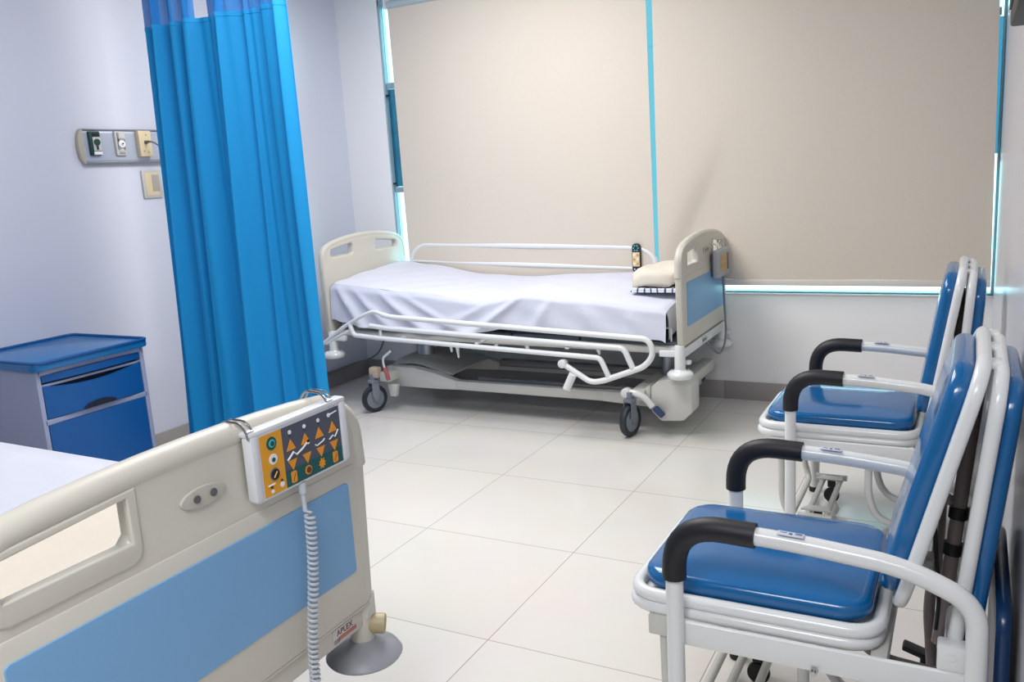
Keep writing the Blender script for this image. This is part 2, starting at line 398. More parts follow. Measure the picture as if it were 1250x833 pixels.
def board(parent, name, xo, W, zb, zs, zt, sgn, blue=None, cuts=None, screws=False, rr=.024, sh=.02):
    """end board: outer face at x=xo, sgn=+1 faces +x. zs shoulder height, zt top of arch"""
    out = [(-W + .028, zb), (W - .028, zb), (W - .012, zb + .02), (W, zs - .15), (W - .004, zs - .09)]
    for k in range(1, 7): a = PI / 2 * k / 7; out.append((W - .075 + .071 * math.cos(a), zs - .09 + .07 * math.sin(a)))
    for k in range(9):
        t = k / 8; y = (W - .085) * (1 - 2 * t); out.append((y, zs - sh + (zt - zs + sh) * (1 - (2 * t - 1) ** 2)))
    for k in range(6, 0, -1): a = PI / 2 * k / 7; out.append((-W + .075 - .071 * math.cos(a), zs - .09 + .07 * math.sin(a)))
    out += [(-W + .004, zs - .09), (-W, zs - .15), (-W + .012, zb + .02)]
    holes = []
    for (y0, y1, z0, z1a, z1b) in cuts:
        r = .012
        holes.append([(y0 + r, z0), (y1 - r, z0), (y1, z0 + r), (y1, z1b - r), (y1 - r, z1b), (y0 + r, z1a), (y0, z1a - r), (y0, z0 + r)])
    p = MB(); th = .034
    p.plate(out, holes, th, .010, Matrix.Translation((xo - sgn * (.006 + th / 2), 0, 0)) @ YZ)
    # rolled top rim and thick sides
    rim = [(xo - sgn * .026, y, z - .012) for y, z in out[3:len(out) - 1]]
    rim = [(x, (y - .012 if y > 0 else y + .012) if abs(y) > W - .09 else y, z + (.020 - rr)) for x, y, z in rim]
    p.tube(rim, rr, 0, 14)
    # moulded ledge round each cut-out and the step below
    for (y0, y1, z0, z1a, z1b) in cuts:
        e = .013 if rr > .02 else .010; eb = .030 if rr > .02 else .012
        lo = [(y0 + .004, z0 + .004), (y1 - .004, z0 + .004), (y1 - .004, z1b - .004), (y0 + .004, z1a - .004)]
        zc0 = z0 - eb
        outl = [(y0 - e + .02, zc0), (y1 + e - .02, zc0), (y1 + e - .006, zc0 + .006), (y1 + e, zc0 + .02), (y1 + e, z1b + .008), (y0 - e, z1a + .008), (y0 - e, zc0 + .02), (y0 - e + .006, zc0 + .006)]
        p.plate(outl, [lo], .012, .004, Matrix.Translation((xo - sgn * .0085, 0, 0)) @ YZ)
    p.box((xo - sgn * .0205, 0, zb + (zs - .155 - zb) / 2 + .004), (.035, 2 * W - .07, zs - .155 - zb), .006)
    o = p.build(name, 'beige', parent)
    if blue:
        b = MB(); b.plate(rrect(-blue[0], blue[1], blue[0], blue[2], .008), [], .004, .001, Matrix.Translation((xo - sgn * .0015, 0, 0)) @ YZ)
        b.build('inset_panel', 'blue_pan', o, 'sky blue inset panel')
    if screws:
        e = MB(); zc = zt - .088
        e.plate([(.046 * math.cos(a * PI / 12), zc + .017 * math.sin(a * PI / 12)) for a in range(24)], [], .006, .002, Matrix.Translation((xo - sgn * .004, 0, 0)) @ YZ)
        sc = e.build('screw_plate', 'beige_d', o)
        for y in (-.016, .018):
            h = MB(); h.cyl((xo + sgn * .0, y, zc), (xo + sgn * .002, y, zc), .0065, n=16); h.build('screw_hole', 'grey_met', sc, 'dark round screw hole')
    return o

def bed(label, loc, W, xf, xh, zt_f, zs_f, zt_h, zs_h, disc, far):
    t = thing('hospital_bed', label, 'bed', loc, 'hospital beds', 0)
    X, Y, Z = loc
    # --- boards
    c = (zt_f - .907)
    cutf = [(-.335, -.132, .792 + c, zt_f - .052, zt_f - .038), (.132, .335, .792 + c, zt_f - .038, zt_f - .052)]
    if far: cutf = [(-.318, -.132, .818, .884, .902), (.132, .318, .818, .902, .884)]
    zb = .442
    fb = board(t, 'footboard', xf, W, zb + (.012 if far else 0), zs_f, zt_f, 1, (.345 * W / .41, .53 + (.012 if far else 0), .718 + (.03 if far else 0)), cutf, True, .018 if far else .024, .012 if far else .008)
    ch = zt_h - .907
    cuth = [(-.325, -.12, .796 + ch, zt_h - .068, zt_h - .045), (.10, .318, .796 + ch, zt_h - .045, zt_h - .068)]
    board(t, 'headboard', xh, W + .005, .44, zs_h, zt_h, -1, None, cuth, False, .016 if far else .024, .012)
    # --- end bars with corner sockets
    for nm, x, s in (('foot_bar', xf - .03, 1), ('head_bar', xh + .03, -1)):
        e = MB(); e.box((x, 0, .418), (.032, 2 * W - .06, .044), .004)
        e.box((x + s * .004, 0, .443), (.04, 2 * W - .05, .006), .002)
        eb = e.build(nm, 'beige' if not far else 'white_met', t)
        if s > 0:
            lb = MB(); lb.box((x + .0168, .305 if not far else -.02, .419), (.0016, .072, .03), .0005); lo = lb.build('maker_label', 'label_w', eb, 'small printed label')
            if not far:
                q = Matrix.Translation((x + .018, .305, .4235)) @ Matrix(((0, 0, 1, 0), (1, 0, 0, 0), (0, 1, 0, 0), (0, 0, 0, 1)))
                MB().text('APLEX', .017, .0003, q).build('label_lettering', 'label_b', lo)
                MB().box((x + .018, .312, .411), (.0008, .055, .008), .0002).build('label_band', 'label_r', lo)
                MB().box((x + .018, .279, .409), (.0008, .016, .008), .0002).build('label_band', 'label_v', lo)
            else:
                MB().box((x + .018, -.02, .419), (.0008, .07, .014), .0002).build('label_band', 'cord_d', lo)
    for x, s in ((xf - .032, 1), (xh + .032, -1)):
        for sy in (-1, 1):
            y = sy * (W - .03)
            pst = MB(); pst.cyl((x, y, .33), (x, y, .46), .026, .024, 20, .003)
            pst.box((x - s * .05, y, .42), (.09, .03, .03), .004)
            po = pst.build('corner_post', 'white_met' if far else 'beige', t)
            d = MB(); R = disc
            if far: d.lathe([(0, .012), (.026, .012), (.03, .006), (R * .8, .004), (R, -.008), (R * 1.02, -.018), (R * .9, -.030), (R * .5, -.034), (0, -.034)], (x, y, .336), (0, 0, 1), 32)
            else: d.lathe([(0, .01), (.024, .01), (.03, .004), (R * .6, -.004), (R * .9, -.016), (R, -.028), (R * .96, -.033), (R * .7, -.03), (0, -.026)], (x, y, .352), (0, 0, 1), 36)
            d.build('bumper_disc', 'white_met' if far else 'disc', po)
            if s > 0:
                k = MB(); 
                if far: k.box((x + .028, y + .03, .375), (.03, .03, .018), .003)
                else:
                    a = Vector((x + .012, y + .005, .392)); ax = Vector((.75, .5, -.12)).normalized()
                    k.lathe([(0, 0), (.016, 0), (.021, .012), (.021, .034), (.017, .038), (.012, .0385), (.011, .035), (0, .035)], a, ax, 24)
                k.build('release_knob', 'white_met' if far else 'knob', po)
                if not far:
                    g = MB(); g.poly([(0, 0), (.03, 0), (.03, .05), (.022, .042), (.006, .012)], .004, Matrix.Translation((x + .022, y - .012, .412)) @ YZ); g.build('corner_plate', 'cream_met', po)
    # --- deck
    dk = MB()
    for sy in (-1, 1):
        dk.tube([(xh + .06, sy * (W - .06), .45), (xf - .06, sy * (W - .06), .43)], .02, 0, 10)
        dk.box((0, sy * (W - .1), .44), (1.9, .025, .035), .003)
    for x in (-.8, -.3, .2, .8): dk.box((x, 0, .44), (.04, 2 * W - .16, .03), .003)
    fr = dk.build('deck_frame', 'cream_met', t)
    dm = MB()
    for a, b, z0, z1 in ((xh + .05, -.35, .555, .515), (-.34, .12, .515, .50), (.13, .5, .50, .50), (.51, xf - .05, .50, .485)):
        ang = math.atan2(z1 - z0, b - a); dm.box(((a + b) / 2, 0, (z0 + z1) / 2 - .035), (b - a, 2 * W - .12, .03), .006, (-ang, 'Y'))
    dm.build('mattress_platform', 'dark_deck', t)
    # actuator / underside hardware
    ac = MB(); ac.cyl((-.3, .05, .40), (.35, .02, .36), .028, n=18); ac.box((-.36, .06, .40), (.16, .12, .09), .02)
    ac.box((.5, 0, .375), (.2, .1, .06), .015); ac.build('actuator', 'grey_met', t)
    for x, L in ((-.25, .055), (-.21, .085), (.03, .03), (.21, .04), (.60, .03)):
        hk = MB(); hk.cyl((x, -(W - .06), .42), (x + .006, -(W - .06), .42 - L), .013, .005, 10); hk.build('accessory_hook', 'white_met', t)
    # --- base chassis
    b = MB(); yb = W - .16
    for sy in (-1, 1):
        b.box((.16, sy * yb, .158), (.90, .046, .050), .006)
        b.poly([(-.75, .13), (-.42, .13), (-.42, .185), (-.50, .22), (-.62, .235), (-.75, .235)] if 0 else
               [(-.74, .13), (-.40, .13), (-.28, .134), (-.28, .182), (-.42, .222), (-.56, .245), (-.74, .245)], .055,
               Matrix.Translation((0, sy * yb + .0275, 0)) @ Matrix.Rotation(PI / 2, 4, 'X'), .006)
        b.poly([(.58, .132), (.94, .115), (.94, .235), (.86, .235), (.70, .184), (.58, .184)], .05,
               Matrix.Translation((0, sy * yb + .025, 0)) @ Matrix.Rotation(PI / 2, 4, 'X'), .006)
    b.box((-.70, 0, .20), (.07, 2 * W - .10, .055), .008); b.box((.80, 0, .20), (.07, 2 * W - .10, .055), .008)
    ba = b.build('base_frame', 'cream_met', t)
    cv = MB(); cv.grid(24, 8, lambda u, v: (-.74 + .40 * u, -.20 + .40 * v, .20 + .09 * (math.cos(PI * (u * 1.15 - .35)) * .5 + .5) * (1 - .35 * (2 * v - 1) ** 4)), .01)
    cv.build('motor_cover', 'cream_met', t)
    ls = MB(); ls.box((.28, -yb + .035, .185), (.9, .02, .03), .003); ls.box((.28, yb - .09, .2), (1.0, .05, .04), .004); ls.build('cross_tray', 'grey_met', t)
    for x in (-.60, .86):
        cc = MB(); cc.cyl((x, -.06 if x < 0 else 0, .085 if x < 0 else .12), (x, -.06 if x < 0 else 0, .34), .052, n=28); cc.cyl((x, -.06 if x < 0 else 0, .3), (x, -.06 if x < 0 else 0, .46), .040, n=28)
        cc.build('lift_column', 'column', t)
    # end housing under the foot end
    eh = MB(); hx = .935
    eh.poly([(-.02, .12), (.03, .072), (.14, .082), (.185, .13), (.185, .255), (.15, .30), (.02, .275), (-.02, .24)], .13,
            Matrix.Translation((hx - .06, -(W - .20), 0)) @ Matrix.Rotation(PI / 2, 4, 'X'), .012)
    eh.box((hx + .03, .0, .22), (.07, 2 * W - .2, .06), .01)
    eh.poly([(-.01, .17), (.04, .17), (.04, .25), (-.01, .22)], .12, Matrix.Translation((hx - .12, -(W - .19), 0)) @ Matrix.Rotation(PI / 2, 4, 'X'), .006)
    eh.build('end_housing', 'cream_met', t)
    for sy in (-1, 1):
        yy = sy * (W - .045)
        pd = MB(); pd.tube([(.745, yy, .213), (.79, yy, .215), (.835, yy, .195), (.875, yy, .15)], .017, .04, 10)
        pd.cyl((.745, yy - sy * .02, .213), (.745, yy + sy * .022, .213), .024, n=18, bev=.004)
        po = pd.build('brake_pedal', 'white_met', t)
        tp = MB(); tp.box((.905, yy, .128), (.06, .045, .022), .008, (.75, 'Y')); tp.build('pedal_tip', 'navy', po, 'dark blue pedal tip')
        wb_ = MB(); wb_.box((-.755, yy, .228), (.06, .05, .06), .010); wb_.build('corner_block', 'wood', t, 'tan corner block over the caster')
    caster(t, .765, -(W - .03), .08, math.radians(78 if far else 20))
    caster(t, -.765, -(W - .03), .078, math.radians(66 if far else 30))
    caster(t, .765, W - .05, .08, math.radians(60)); caster(t, -.765, W - .05, .08, math.radians(40))
    g = MB(); g.poly([(-.04, .155), (.03, .155), (.015, .085), (-.025, .085)], .03, Matrix.Translation((-.66, -(W - .10), 0)) @ Matrix.Rotation(PI / 2, 4, 'X'), .004)
    g.build('cable_box', 'cream_met', t)
    lv = MB(); yl = -(W - .02); lv.tube([(-.62, yl, .36), (-.675, yl, .32), (-.675, yl, .285), (-.652, yl, .20)], .0065, .02, 8); lo = lv.build('release_lever', 'white_met', t)
    MB().tube([(-.668, yl, .265), (-.648, yl, .195)], .012, 0, 10).build('lever_grip', 'red', lo, 'faded red lever grip')
    # wire loops that keep the mattress in place
    for nm, x, w in (('mattress_loop', xf - .14, .11), ('mattress_loop', xh + .05, .06)):
        l = MB(); yy = -(W - .075); l.tube([(x - w / 2, yy, .49), (x - w / 2 + .03, yy, .535), (x + w / 2, yy, .53), (x + w / 2, yy, .42)], .0045, .012, 8)
        l.build(nm, 'white_met', t)
    # --- lowered side rail (near side)
    yr = -(W + .085)
    def P(l): return [(a - .175, yr, z) for a, z in l]
    r = MB()
    r.tube(P([(-.84, .40), (-.80, .424), (-.672, .507), (-.541, .572), (-.449, .604), (-.379, .577)]), .0105, .03, 12)
    r.tube(P([(-.40, .585), (-.36, .574), (.271, .545), (1.085, .508), (1.108, .44), (1.064, .379), (.85, .297), (.79, .288), (.649, .371)]), .014, .05, 12)
    r.tube(P([(-.486, .522), (-.384, .512), (.963, .461), (1.004, .368)]), .014, .025, 12)
    r.tube(P([(-.625, .53), (-.603, .466), (-.39, .454), (.843, .409), (.884, .318)]), .013, .022, 12)
    r.tube(P([(-.615, .495), (-.725, .45), (-.80, .41)]), .009, .03, 8)
    r.tube(P([(-.42, .50), (-.42, .455)]), .008, 0, 8)
    for xx in (-.5, .0, .5): r.box((xx, yr + .04, .45), (.02, .09, .012), .003)
    ro = r.build('side_rail', 'white_met', t, 'white side rail folded down')
    j = MB(); j.cyl((.649 - .175, yr - .018, .372), (.649 - .175, yr + .02, .372), .021, n=18, bev=.004); j.build('rail_joint', 'white_met', ro)
    h = MB(); h.tube([(.705 - .175, yr - .01, .325), (.668 - .175, yr - .012, .25)], .02, 0, 14); h.build('rail_latch', 'white_met', ro)
    # --- raised side rail (wall side)
    yr2 = (.215 - Y) if far else (W - .03)
    if far:
        r = MB(); Q = lambda l: [(a - X, yr2, z) for a, z in l]
        r.tube(Q([(-.77, .56), (-.769, .756), (-.742, .834), (-.676, .876), (-.182, .863), (.652, .842), (.771, .832), (.835, .79), (.85, .70), (.85, .5)]), .0165, .06, 12)
        r.tube(Q([(-.755, .774), (-.191, .754), (.845, .720)]), .0155, 0, 12)
        r.tube(Q([(-.765, .65), (.85, .61)]), .0125, 0, 12)
        r.build('side_rail', 'white_met', t, 'white side rail standing up on the window side')
    else:
        r = MB(); r.tube([(-.7, W + .0, .40), (-.6, W + .0, .56), (.85, W + .0, .54), (.87, W + .0, .44), (.6, W + .0, .35)], .014, .05, 12)
        r.tube([(-.6, W + .0, .48), (.8, W + .0, .46)], .014, 0, 12); r.build('side_rail', 'white_met', t, 'white side rail folded down')
    return t

far_bed = bed('cream hospital bed under the beige window blinds', (.175, -.15, 0), .40, 1.05, -1.055, .952, .935, .985, .967, .060, True)
near_bed = bed('cream hospital bed cropped at the lower left, blue panelled footboard facing us', (.25, -3.395, 0), .41, 1.055, -1.05, .907, .900, .93, .905, .080, False)

# ------------------------------------------------------------------ mattresses with sheets
def interp(pts, x):
    if x <= pts[0][0]: return pts[0][1]
    for (a, za), (b, zb) in zip(pts, pts[1:]):
        if x <= b:
            t = (x - a) / (b - a); t = t * t * (3 - 2 * t); return za + (zb - za) * t
    return pts[-1][1]

def mattress(label, x0, x1, y0, y1, near, far_, hang, seed, ridges=()):
    t = thing('mattress', label, 'mattress', ((x0 + x1) / 2, (y0 + y1) / 2, .50)); ox, oy, oz = t.location
    rnd = random.Random(seed)
    # foam core
    def core(u, v):
        x = x0 + .02 + (x1 - x0 - .04) * u; s = v
        y = y0 + .02 + (y1 - y0 - .04) * s; return (x - ox, y - oy, interp(near, x) * (1 - s) + interp(far_, x) * s - .012 - oz)
    c = MB(); c.grid(30, 6, core, .11); c.build('mattress_core', 'foam', t)
    # sheet: cross-section runs up the near side, over the top, down the far side
    H0, H1 = hang; A = 26; B = 40; Cn = 10
    Lx = x1 - x0
    def f(u, v):
        x = x0 + Lx * u; k = v * (A + B + Cn)
        zn, zf = interp(near, x), interp(far_, x)
        if k < A:
            s = 1 - k / A                      # 1 at hem, 0 at the top edge
            hem = zn - interp(H0, x); z = zn - s * (zn - hem)
            d = 1.1 * s
            fold = 0
            for xt, xh_, am, wd in ridges: fold += am * min(1, s * 2.2) * math.exp(-((x - xt - (xh_ - xt) * s) / (wd * (.5 + .8 * s))) ** 2)
            fold += .003 * s * math.sin(x * 23 - s * 6)
            y = y0 - .012 * min(1, s * 6) - fold - .012 * s
            if s < .12: z -= .016 * (1 - math.sqrt(max(0, 1 - (1 - s / .12 - 0) ** 2))) * 0; 
            e = min(1, s / .12); y += .012 * (1 - math.sqrt(e)) ; 
        elif k < A + B:
            s = (k - A) / B; y = y0 + (y1 - y0) * s; z = zn * (1 - s) + zf * s
            z += .004 * math.sin(PI * s) + .0025 * math.sin(x * 17 + s * 9) * math.sin(s * 11 + x * 3) + .002 * math.sin(x * 37 - s * 15)
            z -= .010 * max(0, 1 - s * 12) ** 2 + .01 * max(0, 1 - (1 - s) * 12) ** 2
        else:
            s = (k - A - B) / Cn; y = y1 + .012; z = zf - s * .16
        # ends tuck down
        e = min(u, 1 - u) * Lx
        return (x - ox, y - oy, z - .012 * max(0, 1 - e / .03) ** 2 - oz)
    m = MB(); m.grid(150, A + B + Cn, f)
    # end skirts, hanging 0.13
    for uu, sx in ((0, -1), (1, 1)):
        def g(a, b, uu=uu, sx=sx):
            p = f(uu, (A + a * B) / (A + B + Cn)); return (p[0] + sx * .008 * min(1, b * 4), p[1], p[2] - .13 * b)
        m.grid(30, 5, g)
    m.build('sheet', 'sheet', t, 'white bed sheet draped over the sides')
    return t

mattress('far bed mattress under a white sheet sagging in its middle', -.835, 1.13, -.505, .165,
         [(-.84, .737), (-.30, .697), (.15, .655), (.40, .690), (.66, .672), (1.13, .632)],
         [(-.81, .782), (-.62, .756), (-.19, .696), (.09, .684), (.40, .700), (.75, .708), (1.13, .690)],
         ([(-.84, .20), (-.76, .22), (-.62, .23), (-.3, .20), (.3, .16), (1.13, .15)], 0), 3,
         [(-.80, -.62, .028, .035), (-.70, -.42, .018, .04), (-.52, -.22, .020, .045), (-.40, .02, .012, .05), (.40, .10, .022, .05), (.55, .46, .014, .03), (.72, .78, .012, .05), (.95, 1.0, .012, .04), (.22, -.10, .010, .05)])
mattress('near bed mattress under a smooth white sheet, lower left corner', -.72, 1.20, -3.75, -3.005,
         [(-.72, .66), (1.2, .66)], [(-.72, .665), (1.2, .655)], ([(-.72, .13), (1.2, .13)], 0), 5)

# cream folded blanket at the foot of the near bed, seen through the hand hole
def blanket():
    def f(u, v):
        x = .86 + .33 * u; y = -3.70 + .62 * v
        e = min(u, 1 - u) * .33; e2 = min(v, 1 - v) * .62; k = min(1, min(e, e2) / .02)
        return (x - 1.02, y + 3.39, .008 + .028 * math.sqrt(k) + .003 * math.sin(x * 30 + y * 9))
    b = MB(); b.grid(40, 60, f)
    def lo(u, v): return (.86 + .33 * u - 1.02, -3.70 + .62 * v + 3.39, .006)
    b.grid(4, 4, lo)
    o = b.build('folded_blanket', 'cream'); o.location = (1.02, -3.39, .663)
    tag(o, 'cream blanket lying flat inside the near footboard, seen through its hand hole', 'blanket')
blanket()

# rolled cream blanket / pillow on the far bed
def pillow():
    b = bmesh.new(); bmesh.ops.create_icosphere(b, subdivisions=5, radius=1)
    for v in b.verts:
        x, y, z = v.co
        sx = math.copysign(abs(x) ** .55, x); sy = math.copysign(abs(y) ** .5, y); sz = math.copysign(abs(z) ** .7, z)
        px, py, pz = .135 * sx, .19 * sy, .062 * sz
        if pz < -.02: pz = -.02 + (pz + .02) * .5
        px += .006 * math.sin(y * 9 + z * 4) ; pz += .005 * math.sin(x * 7 + y * 5) + .01 * x
        v.co = (px, py, pz)
    m = MB(); m.add(b); o = m.build('pillow', 'cream'); o.location = (1.012, -.16, .735)
    tag(o, 'small cream pillow lying against the far bed footboard', 'pillow')
    def f(u, v):
        x = -.125 + .25 * u; y = -.19 + .36 * v
        return (x, y, .012 * math.sin(PI * min(1, min(u, 1 - u) * 8) / 2) + .003 * math.sin(x * 30 + y * 12))
    s = MB(); s.grid(30, 30, f, .014)
    for k in range(2): s.tube([(-.11, -.192, .0 + k * .009), (.115, -.194, .002 + k * .009)], .006, 0, 8)
    p = s.build('folded_cloth', 'striped'); p.location = (1.025, -.165, .684)
    tag(p, 'folded white cloth with dark stripes under the cream pillow', 'cloth')
pillow()

# ------------------------------------------------------------------ hand controls
def handset_near():
    x = 1.304; yc, zc = -3.184, .836
    t = thing('bed_control_handset', 'large handset with orange arrow buttons hooked over the near footboard', 'remote control', (x, yc, zc))
    c = MB(); c.plate(rrect(-.122, -.066, .122, .056, .008), [], .020, .005, Matrix.Translation((.011, 0, 0)) @ YZ)
    c.box((.010, 0, .056), (.026, .25, .010), .004)
    for s in (-1, 1): c.box((.0125, s * .115, -.004), (.023, .018, .115), .005)
    cs = c.build('casing', 'pend', t)
    X = .0212
    def quad(name, pts, m, par, th=.0008, dx=0):
        q = MB(); q.poly(pts, th, Matrix.Translation((X + dx, 0, 0)) @ YZ); return q.build(name, m, par)
    y0, y1, z0, z1 = -.103, .103, -.060, .048
    ys = y0 + .052
    quad('yellow_field', [(y0, z0), (ys, z0), (ys, z1), (y0, z1)], 'p_yel', cs)
    gz = z0 + .030
    quad('slate_field', [(ys, gz), (y1, gz), (y1, z1), (ys, z1)], 'p_grey', cs)
    quad('green_field', [(ys, z0), (y1, z0), (y1, gz), (ys, gz)], 'p_green', cs)
    def disc(name, y, z, r, m, dx=.001, n=20, th=.001, sy=1):
        return quad(name, [(y + r * sy * math.cos(2 * PI * k / n), z + r * math.sin(2 * PI * k / n)) for k in range(n)], m, cs, th, dx)
    def stroke(name, pts, r, m, dx=.0018):
        q = MB(); q.tube([(X + dx, a, b) for a, b in pts], r, 0, 6); return q.build(name, m, cs)
    # left column
    yl = y0 + .026
    disc('button', yl, z1 - .018, .0115, 'p_green'); disc('button_ring', yl, z1 - .018, .007, 'p_teal', .0022); disc('button_mark', yl, z1 - .018, .0045, 'p_green', .0034)
    disc('button', yl, z1 - .046, .0095, 'p_white'); disc('button_mark', yl, z1 - .047, .004, 'p_green', .0022)
    disc('button', yl, z1 - .073, .0115, 'cord_d'); disc('button_ring', yl, z1 - .073, .0095, 'black', .0022)
    stroke('button_mark', [(yl - .004, z1 - .078), (yl + .004, z1 - .069)], .0012, 'p_yel', .0034)
    stroke('pictogram', [(yl - .018, z0 + .019), (yl - .003, z0 + .019)], .0016, 'p_white'); disc('pictogram', yl - .010, z0 + .015, .003, 'label_b')
    disc('pictogram', yl - .009, z0 + .007, .0036, 'p_white'); disc('pictogram', yl + .015, z0 + .012, .005, 'p_white'); disc('pictogram', yl + .015, z0 + .019, .0026, 'label_b')
    # four columns of arrows
    cols = [ys + .0195 + k * .0375 for k in range(4)]
    for k, y in enumerate(cols):
        w = .0115; zz = z1 - .036
        quad('up_button', [(y - w, zz - .008), (y + w, zz - .008), (y, zz + .011)], 'p_btn', cs, .0014, .0006)
        zz = z1 - .070
        quad('down_button', [(y - w, zz + .008), (y, zz - .011), (y + w, zz + .008)], 'p_btn', cs, .0014, .0006)
        if k < 3: disc('indicator_dot', y, z1 - .012, .0038, 'p_white'); stroke('indicator_dot_stem', [(y, z1 - .02), (y, z1 - .014)], .0011, 'black', .0008)
    stroke('logo_mark', [(cols[3] - .004, z1 - .010), (cols[3] + .014, z1 - .008)], .0013, 'p_white'); disc('logo_mark', cols[3] - .008, z1 - .0105, .004, 'p_white')
    # patient outlines between the arrows
    zc_ = z1 - .053
    stroke('pictogram', [(cols[0] - .012, zc_ - .007), (cols[0] - .007, zc_ - .004), (cols[0] + .004, zc_ + .004), (cols[0] + .012, zc_ - .003), (cols[0] + .028, zc_ + .003), (cols[0] + .040, zc_ + .010)], .0018, 'p_white')
    disc('pictogram', cols[1] + .006, zc_ + .010, .0045, 'p_white')
    stroke('pictogram', [(cols[2] - .014, zc_ - .001), (cols[2] - .009, zc_ - .004), (cols[2] + .008, zc_), (cols[2] + .012, zc_ + .003)], .0013, 'p_white')
    stroke('pictogram', [(cols[3] - .012, zc_ - .003), (cols[3] - .002, zc_ + .002), (cols[3] + .004, zc_ - .002), (cols[3] + .014, zc_ + .009)], .0013, 'p_white')
    for k, y in enumerate(cols):
        zz = z0 + .0145
        if k == 1: disc('round_button', y, zz, .0085, 'p_btn'); disc('button_mark', y, zz, .0058, 'label_b', .0022)
        elif k == 2: quad('round_button', [(y + (.0098 if a % 2 == 0 else .0058) * math.cos(a * PI / 8 + .2), zz + (.0105 if a % 2 == 0 else .006) * math.sin(a * PI / 8 + .2)) for a in range(16)], 'p_btn', cs, .0014, .0006)
        else: quad('round_button', rrect(y - .0068, zz - .0105, y + .0068, zz + .0105, .003, 3), 'p_btn', cs, .0014, .0006); stroke('button_mark', [(y - .003, zz - .007), (y + .003, zz + .006)], .0008, 'label_b')
    # wire hooks over the rail
    for yy in (-.118, .085):
        h = MB()
        for d in (-.007, .007):
            h.tube([(.020, yy + d, .050), (.018, yy + d, .062), (.004, yy + d, .0775), (-.034, yy + d, .0785), (-.050, yy + d, .055)], .0022, .012, 8)
        h.tube([(.018, yy - .007, .062), (.018, yy + .007, .062)], .0022, 0, 8)
        h.tube([(-.050, yy - .007, .055), (-.050, yy + .007, .055)], .0022, 0, 8)
        h.build('wire_hook', 'chrome', t)
    st = MB(); st.cyl((.014, -.008, -.066), (.016, -.009, -.086), .009, .007, 14); st.cyl((.016, -.009, -.084), (.018, -.010, -.118), .0045, .0045, 12)
    so = st.build('strain_relief', 'cord', t)
    cd = MB(); pts = []
    turns = 52; n = turns * 12
    for i in range(n + 1):
        s = i / n; a = 2 * PI * turns * s
        z = -.122 - .50 * s; yy = -.006 - .045 * s + .004 * math.sin(s * 9); xx = .024 - .004 * s
        r = .0082 if s > .01 else .004
        pts.append((xx + r * math.cos(a), yy + r * math.sin(a), z))
    pts = [(.018, -.010, -.105), (.018, -.012, -.118)] + pts
    cd.tube(pts, .0027, 0, 6); cd.build('coiled_cord', 'cord', t)
    return t
handset_near()

def handset_far():
    x = 1.228; t = thing('bed_control_handset', 'grey handset hooked on the outside of the far bed footboard', 'remote control', (x, 0.015, .784))
    c = MB(); c.plate(rrect(-.10, -.075, .125, .065, .01), [], .030, .008, Matrix.Translation((.022, 0, 0)) @ YZ); cs = c.build('casing', 'hs_grey', t)
    MB().box((.0375, .0, -.003), (.002, .12, .085), .0005).build('keypad', 'knob', cs, 'tan keypad')
    MB().box((.0375, .08, -.003), (.002, .035, .085), .0005).build('display', 'p_grey', cs)
    for k in range(3):
        for j in range(2): MB().cyl((.038, -.04 + .035 * k, .018 - .038 * j), (.0405, -.04 + .035 * k, .018 - .038 * j), .011, n=14).build('button', 'p_btn', cs)
    b = MB(); b.box((.004, -.085, -.01), (.012, .02, .11), .003); b.build('back_clip', 'p_grey', cs)
    for yy in (-.05, .08):
        h = MB(); h.tube([(.02, yy, .06), (.018, yy, .085), (-.01, yy, .10), (-.016, yy, .09)], .0025, .01, 8); h.build('wire_hook', 'chrome', t)
    cd = MB(); cd.tube([(.025, .03, -.075), (.028, .035, -.20), (.032, .05, -.36), (.03, .03, -.44), (.02, -.04, -.475), (.0, -.09, -.43), (-.03, -.13, -.385)], .0055, .06, 8)
    cd.build('cord', 'cord_d', t)
handset_far()

def handset_rail():
    t = thing('rail_handset', 'slim handset with blue ends and amber keys clipped to the raised far rail', 'remote control', (.742, .192, .79))
    c = MB(); c.plate(rrect(-.026, -.085, .024, .075, .022), [], .02, .006, Matrix.Rotation(PI / 2, 4, 'X')); cs = c.build('casing', 'rubber', t)
    MB().box((-.001, -.0108, -.012), (.040, .002, .078), .001).build('keypad', 'outlet_cream', cs)
    for i in range(2):
        for j in range(3): MB().cyl((-.011 + .02 * i, -.0115, .012 - .024 * j), (-.011 + .02 * i, -.014, .012 - .024 * j), .007, n=12).build('button', 'p_btn' if (i + j) % 2 else 'p_white', cs)
    for a in range(6): MB().cyl((-.001 + .014 * math.cos(a * PI / 3), -.0108, .050 + .014 * math.sin(a * PI / 3)), (-.001 + .014 * math.cos(a * PI / 3), -.013, .050 + .014 * math.sin(a * PI / 3)), .004, n=10).build('button', 'p_teal', cs)
    for a in range(2): MB().cyl((-.01 + .02 * a, -.0108, -.066), (-.01 + .02 * a, -.013, -.066), .004, n=10).build('button', 'p_white', cs)
    MB().box((0, .014, .05), (.03, .012, .03), .004).build('clip', 'white_pl', t)
handset_rail()

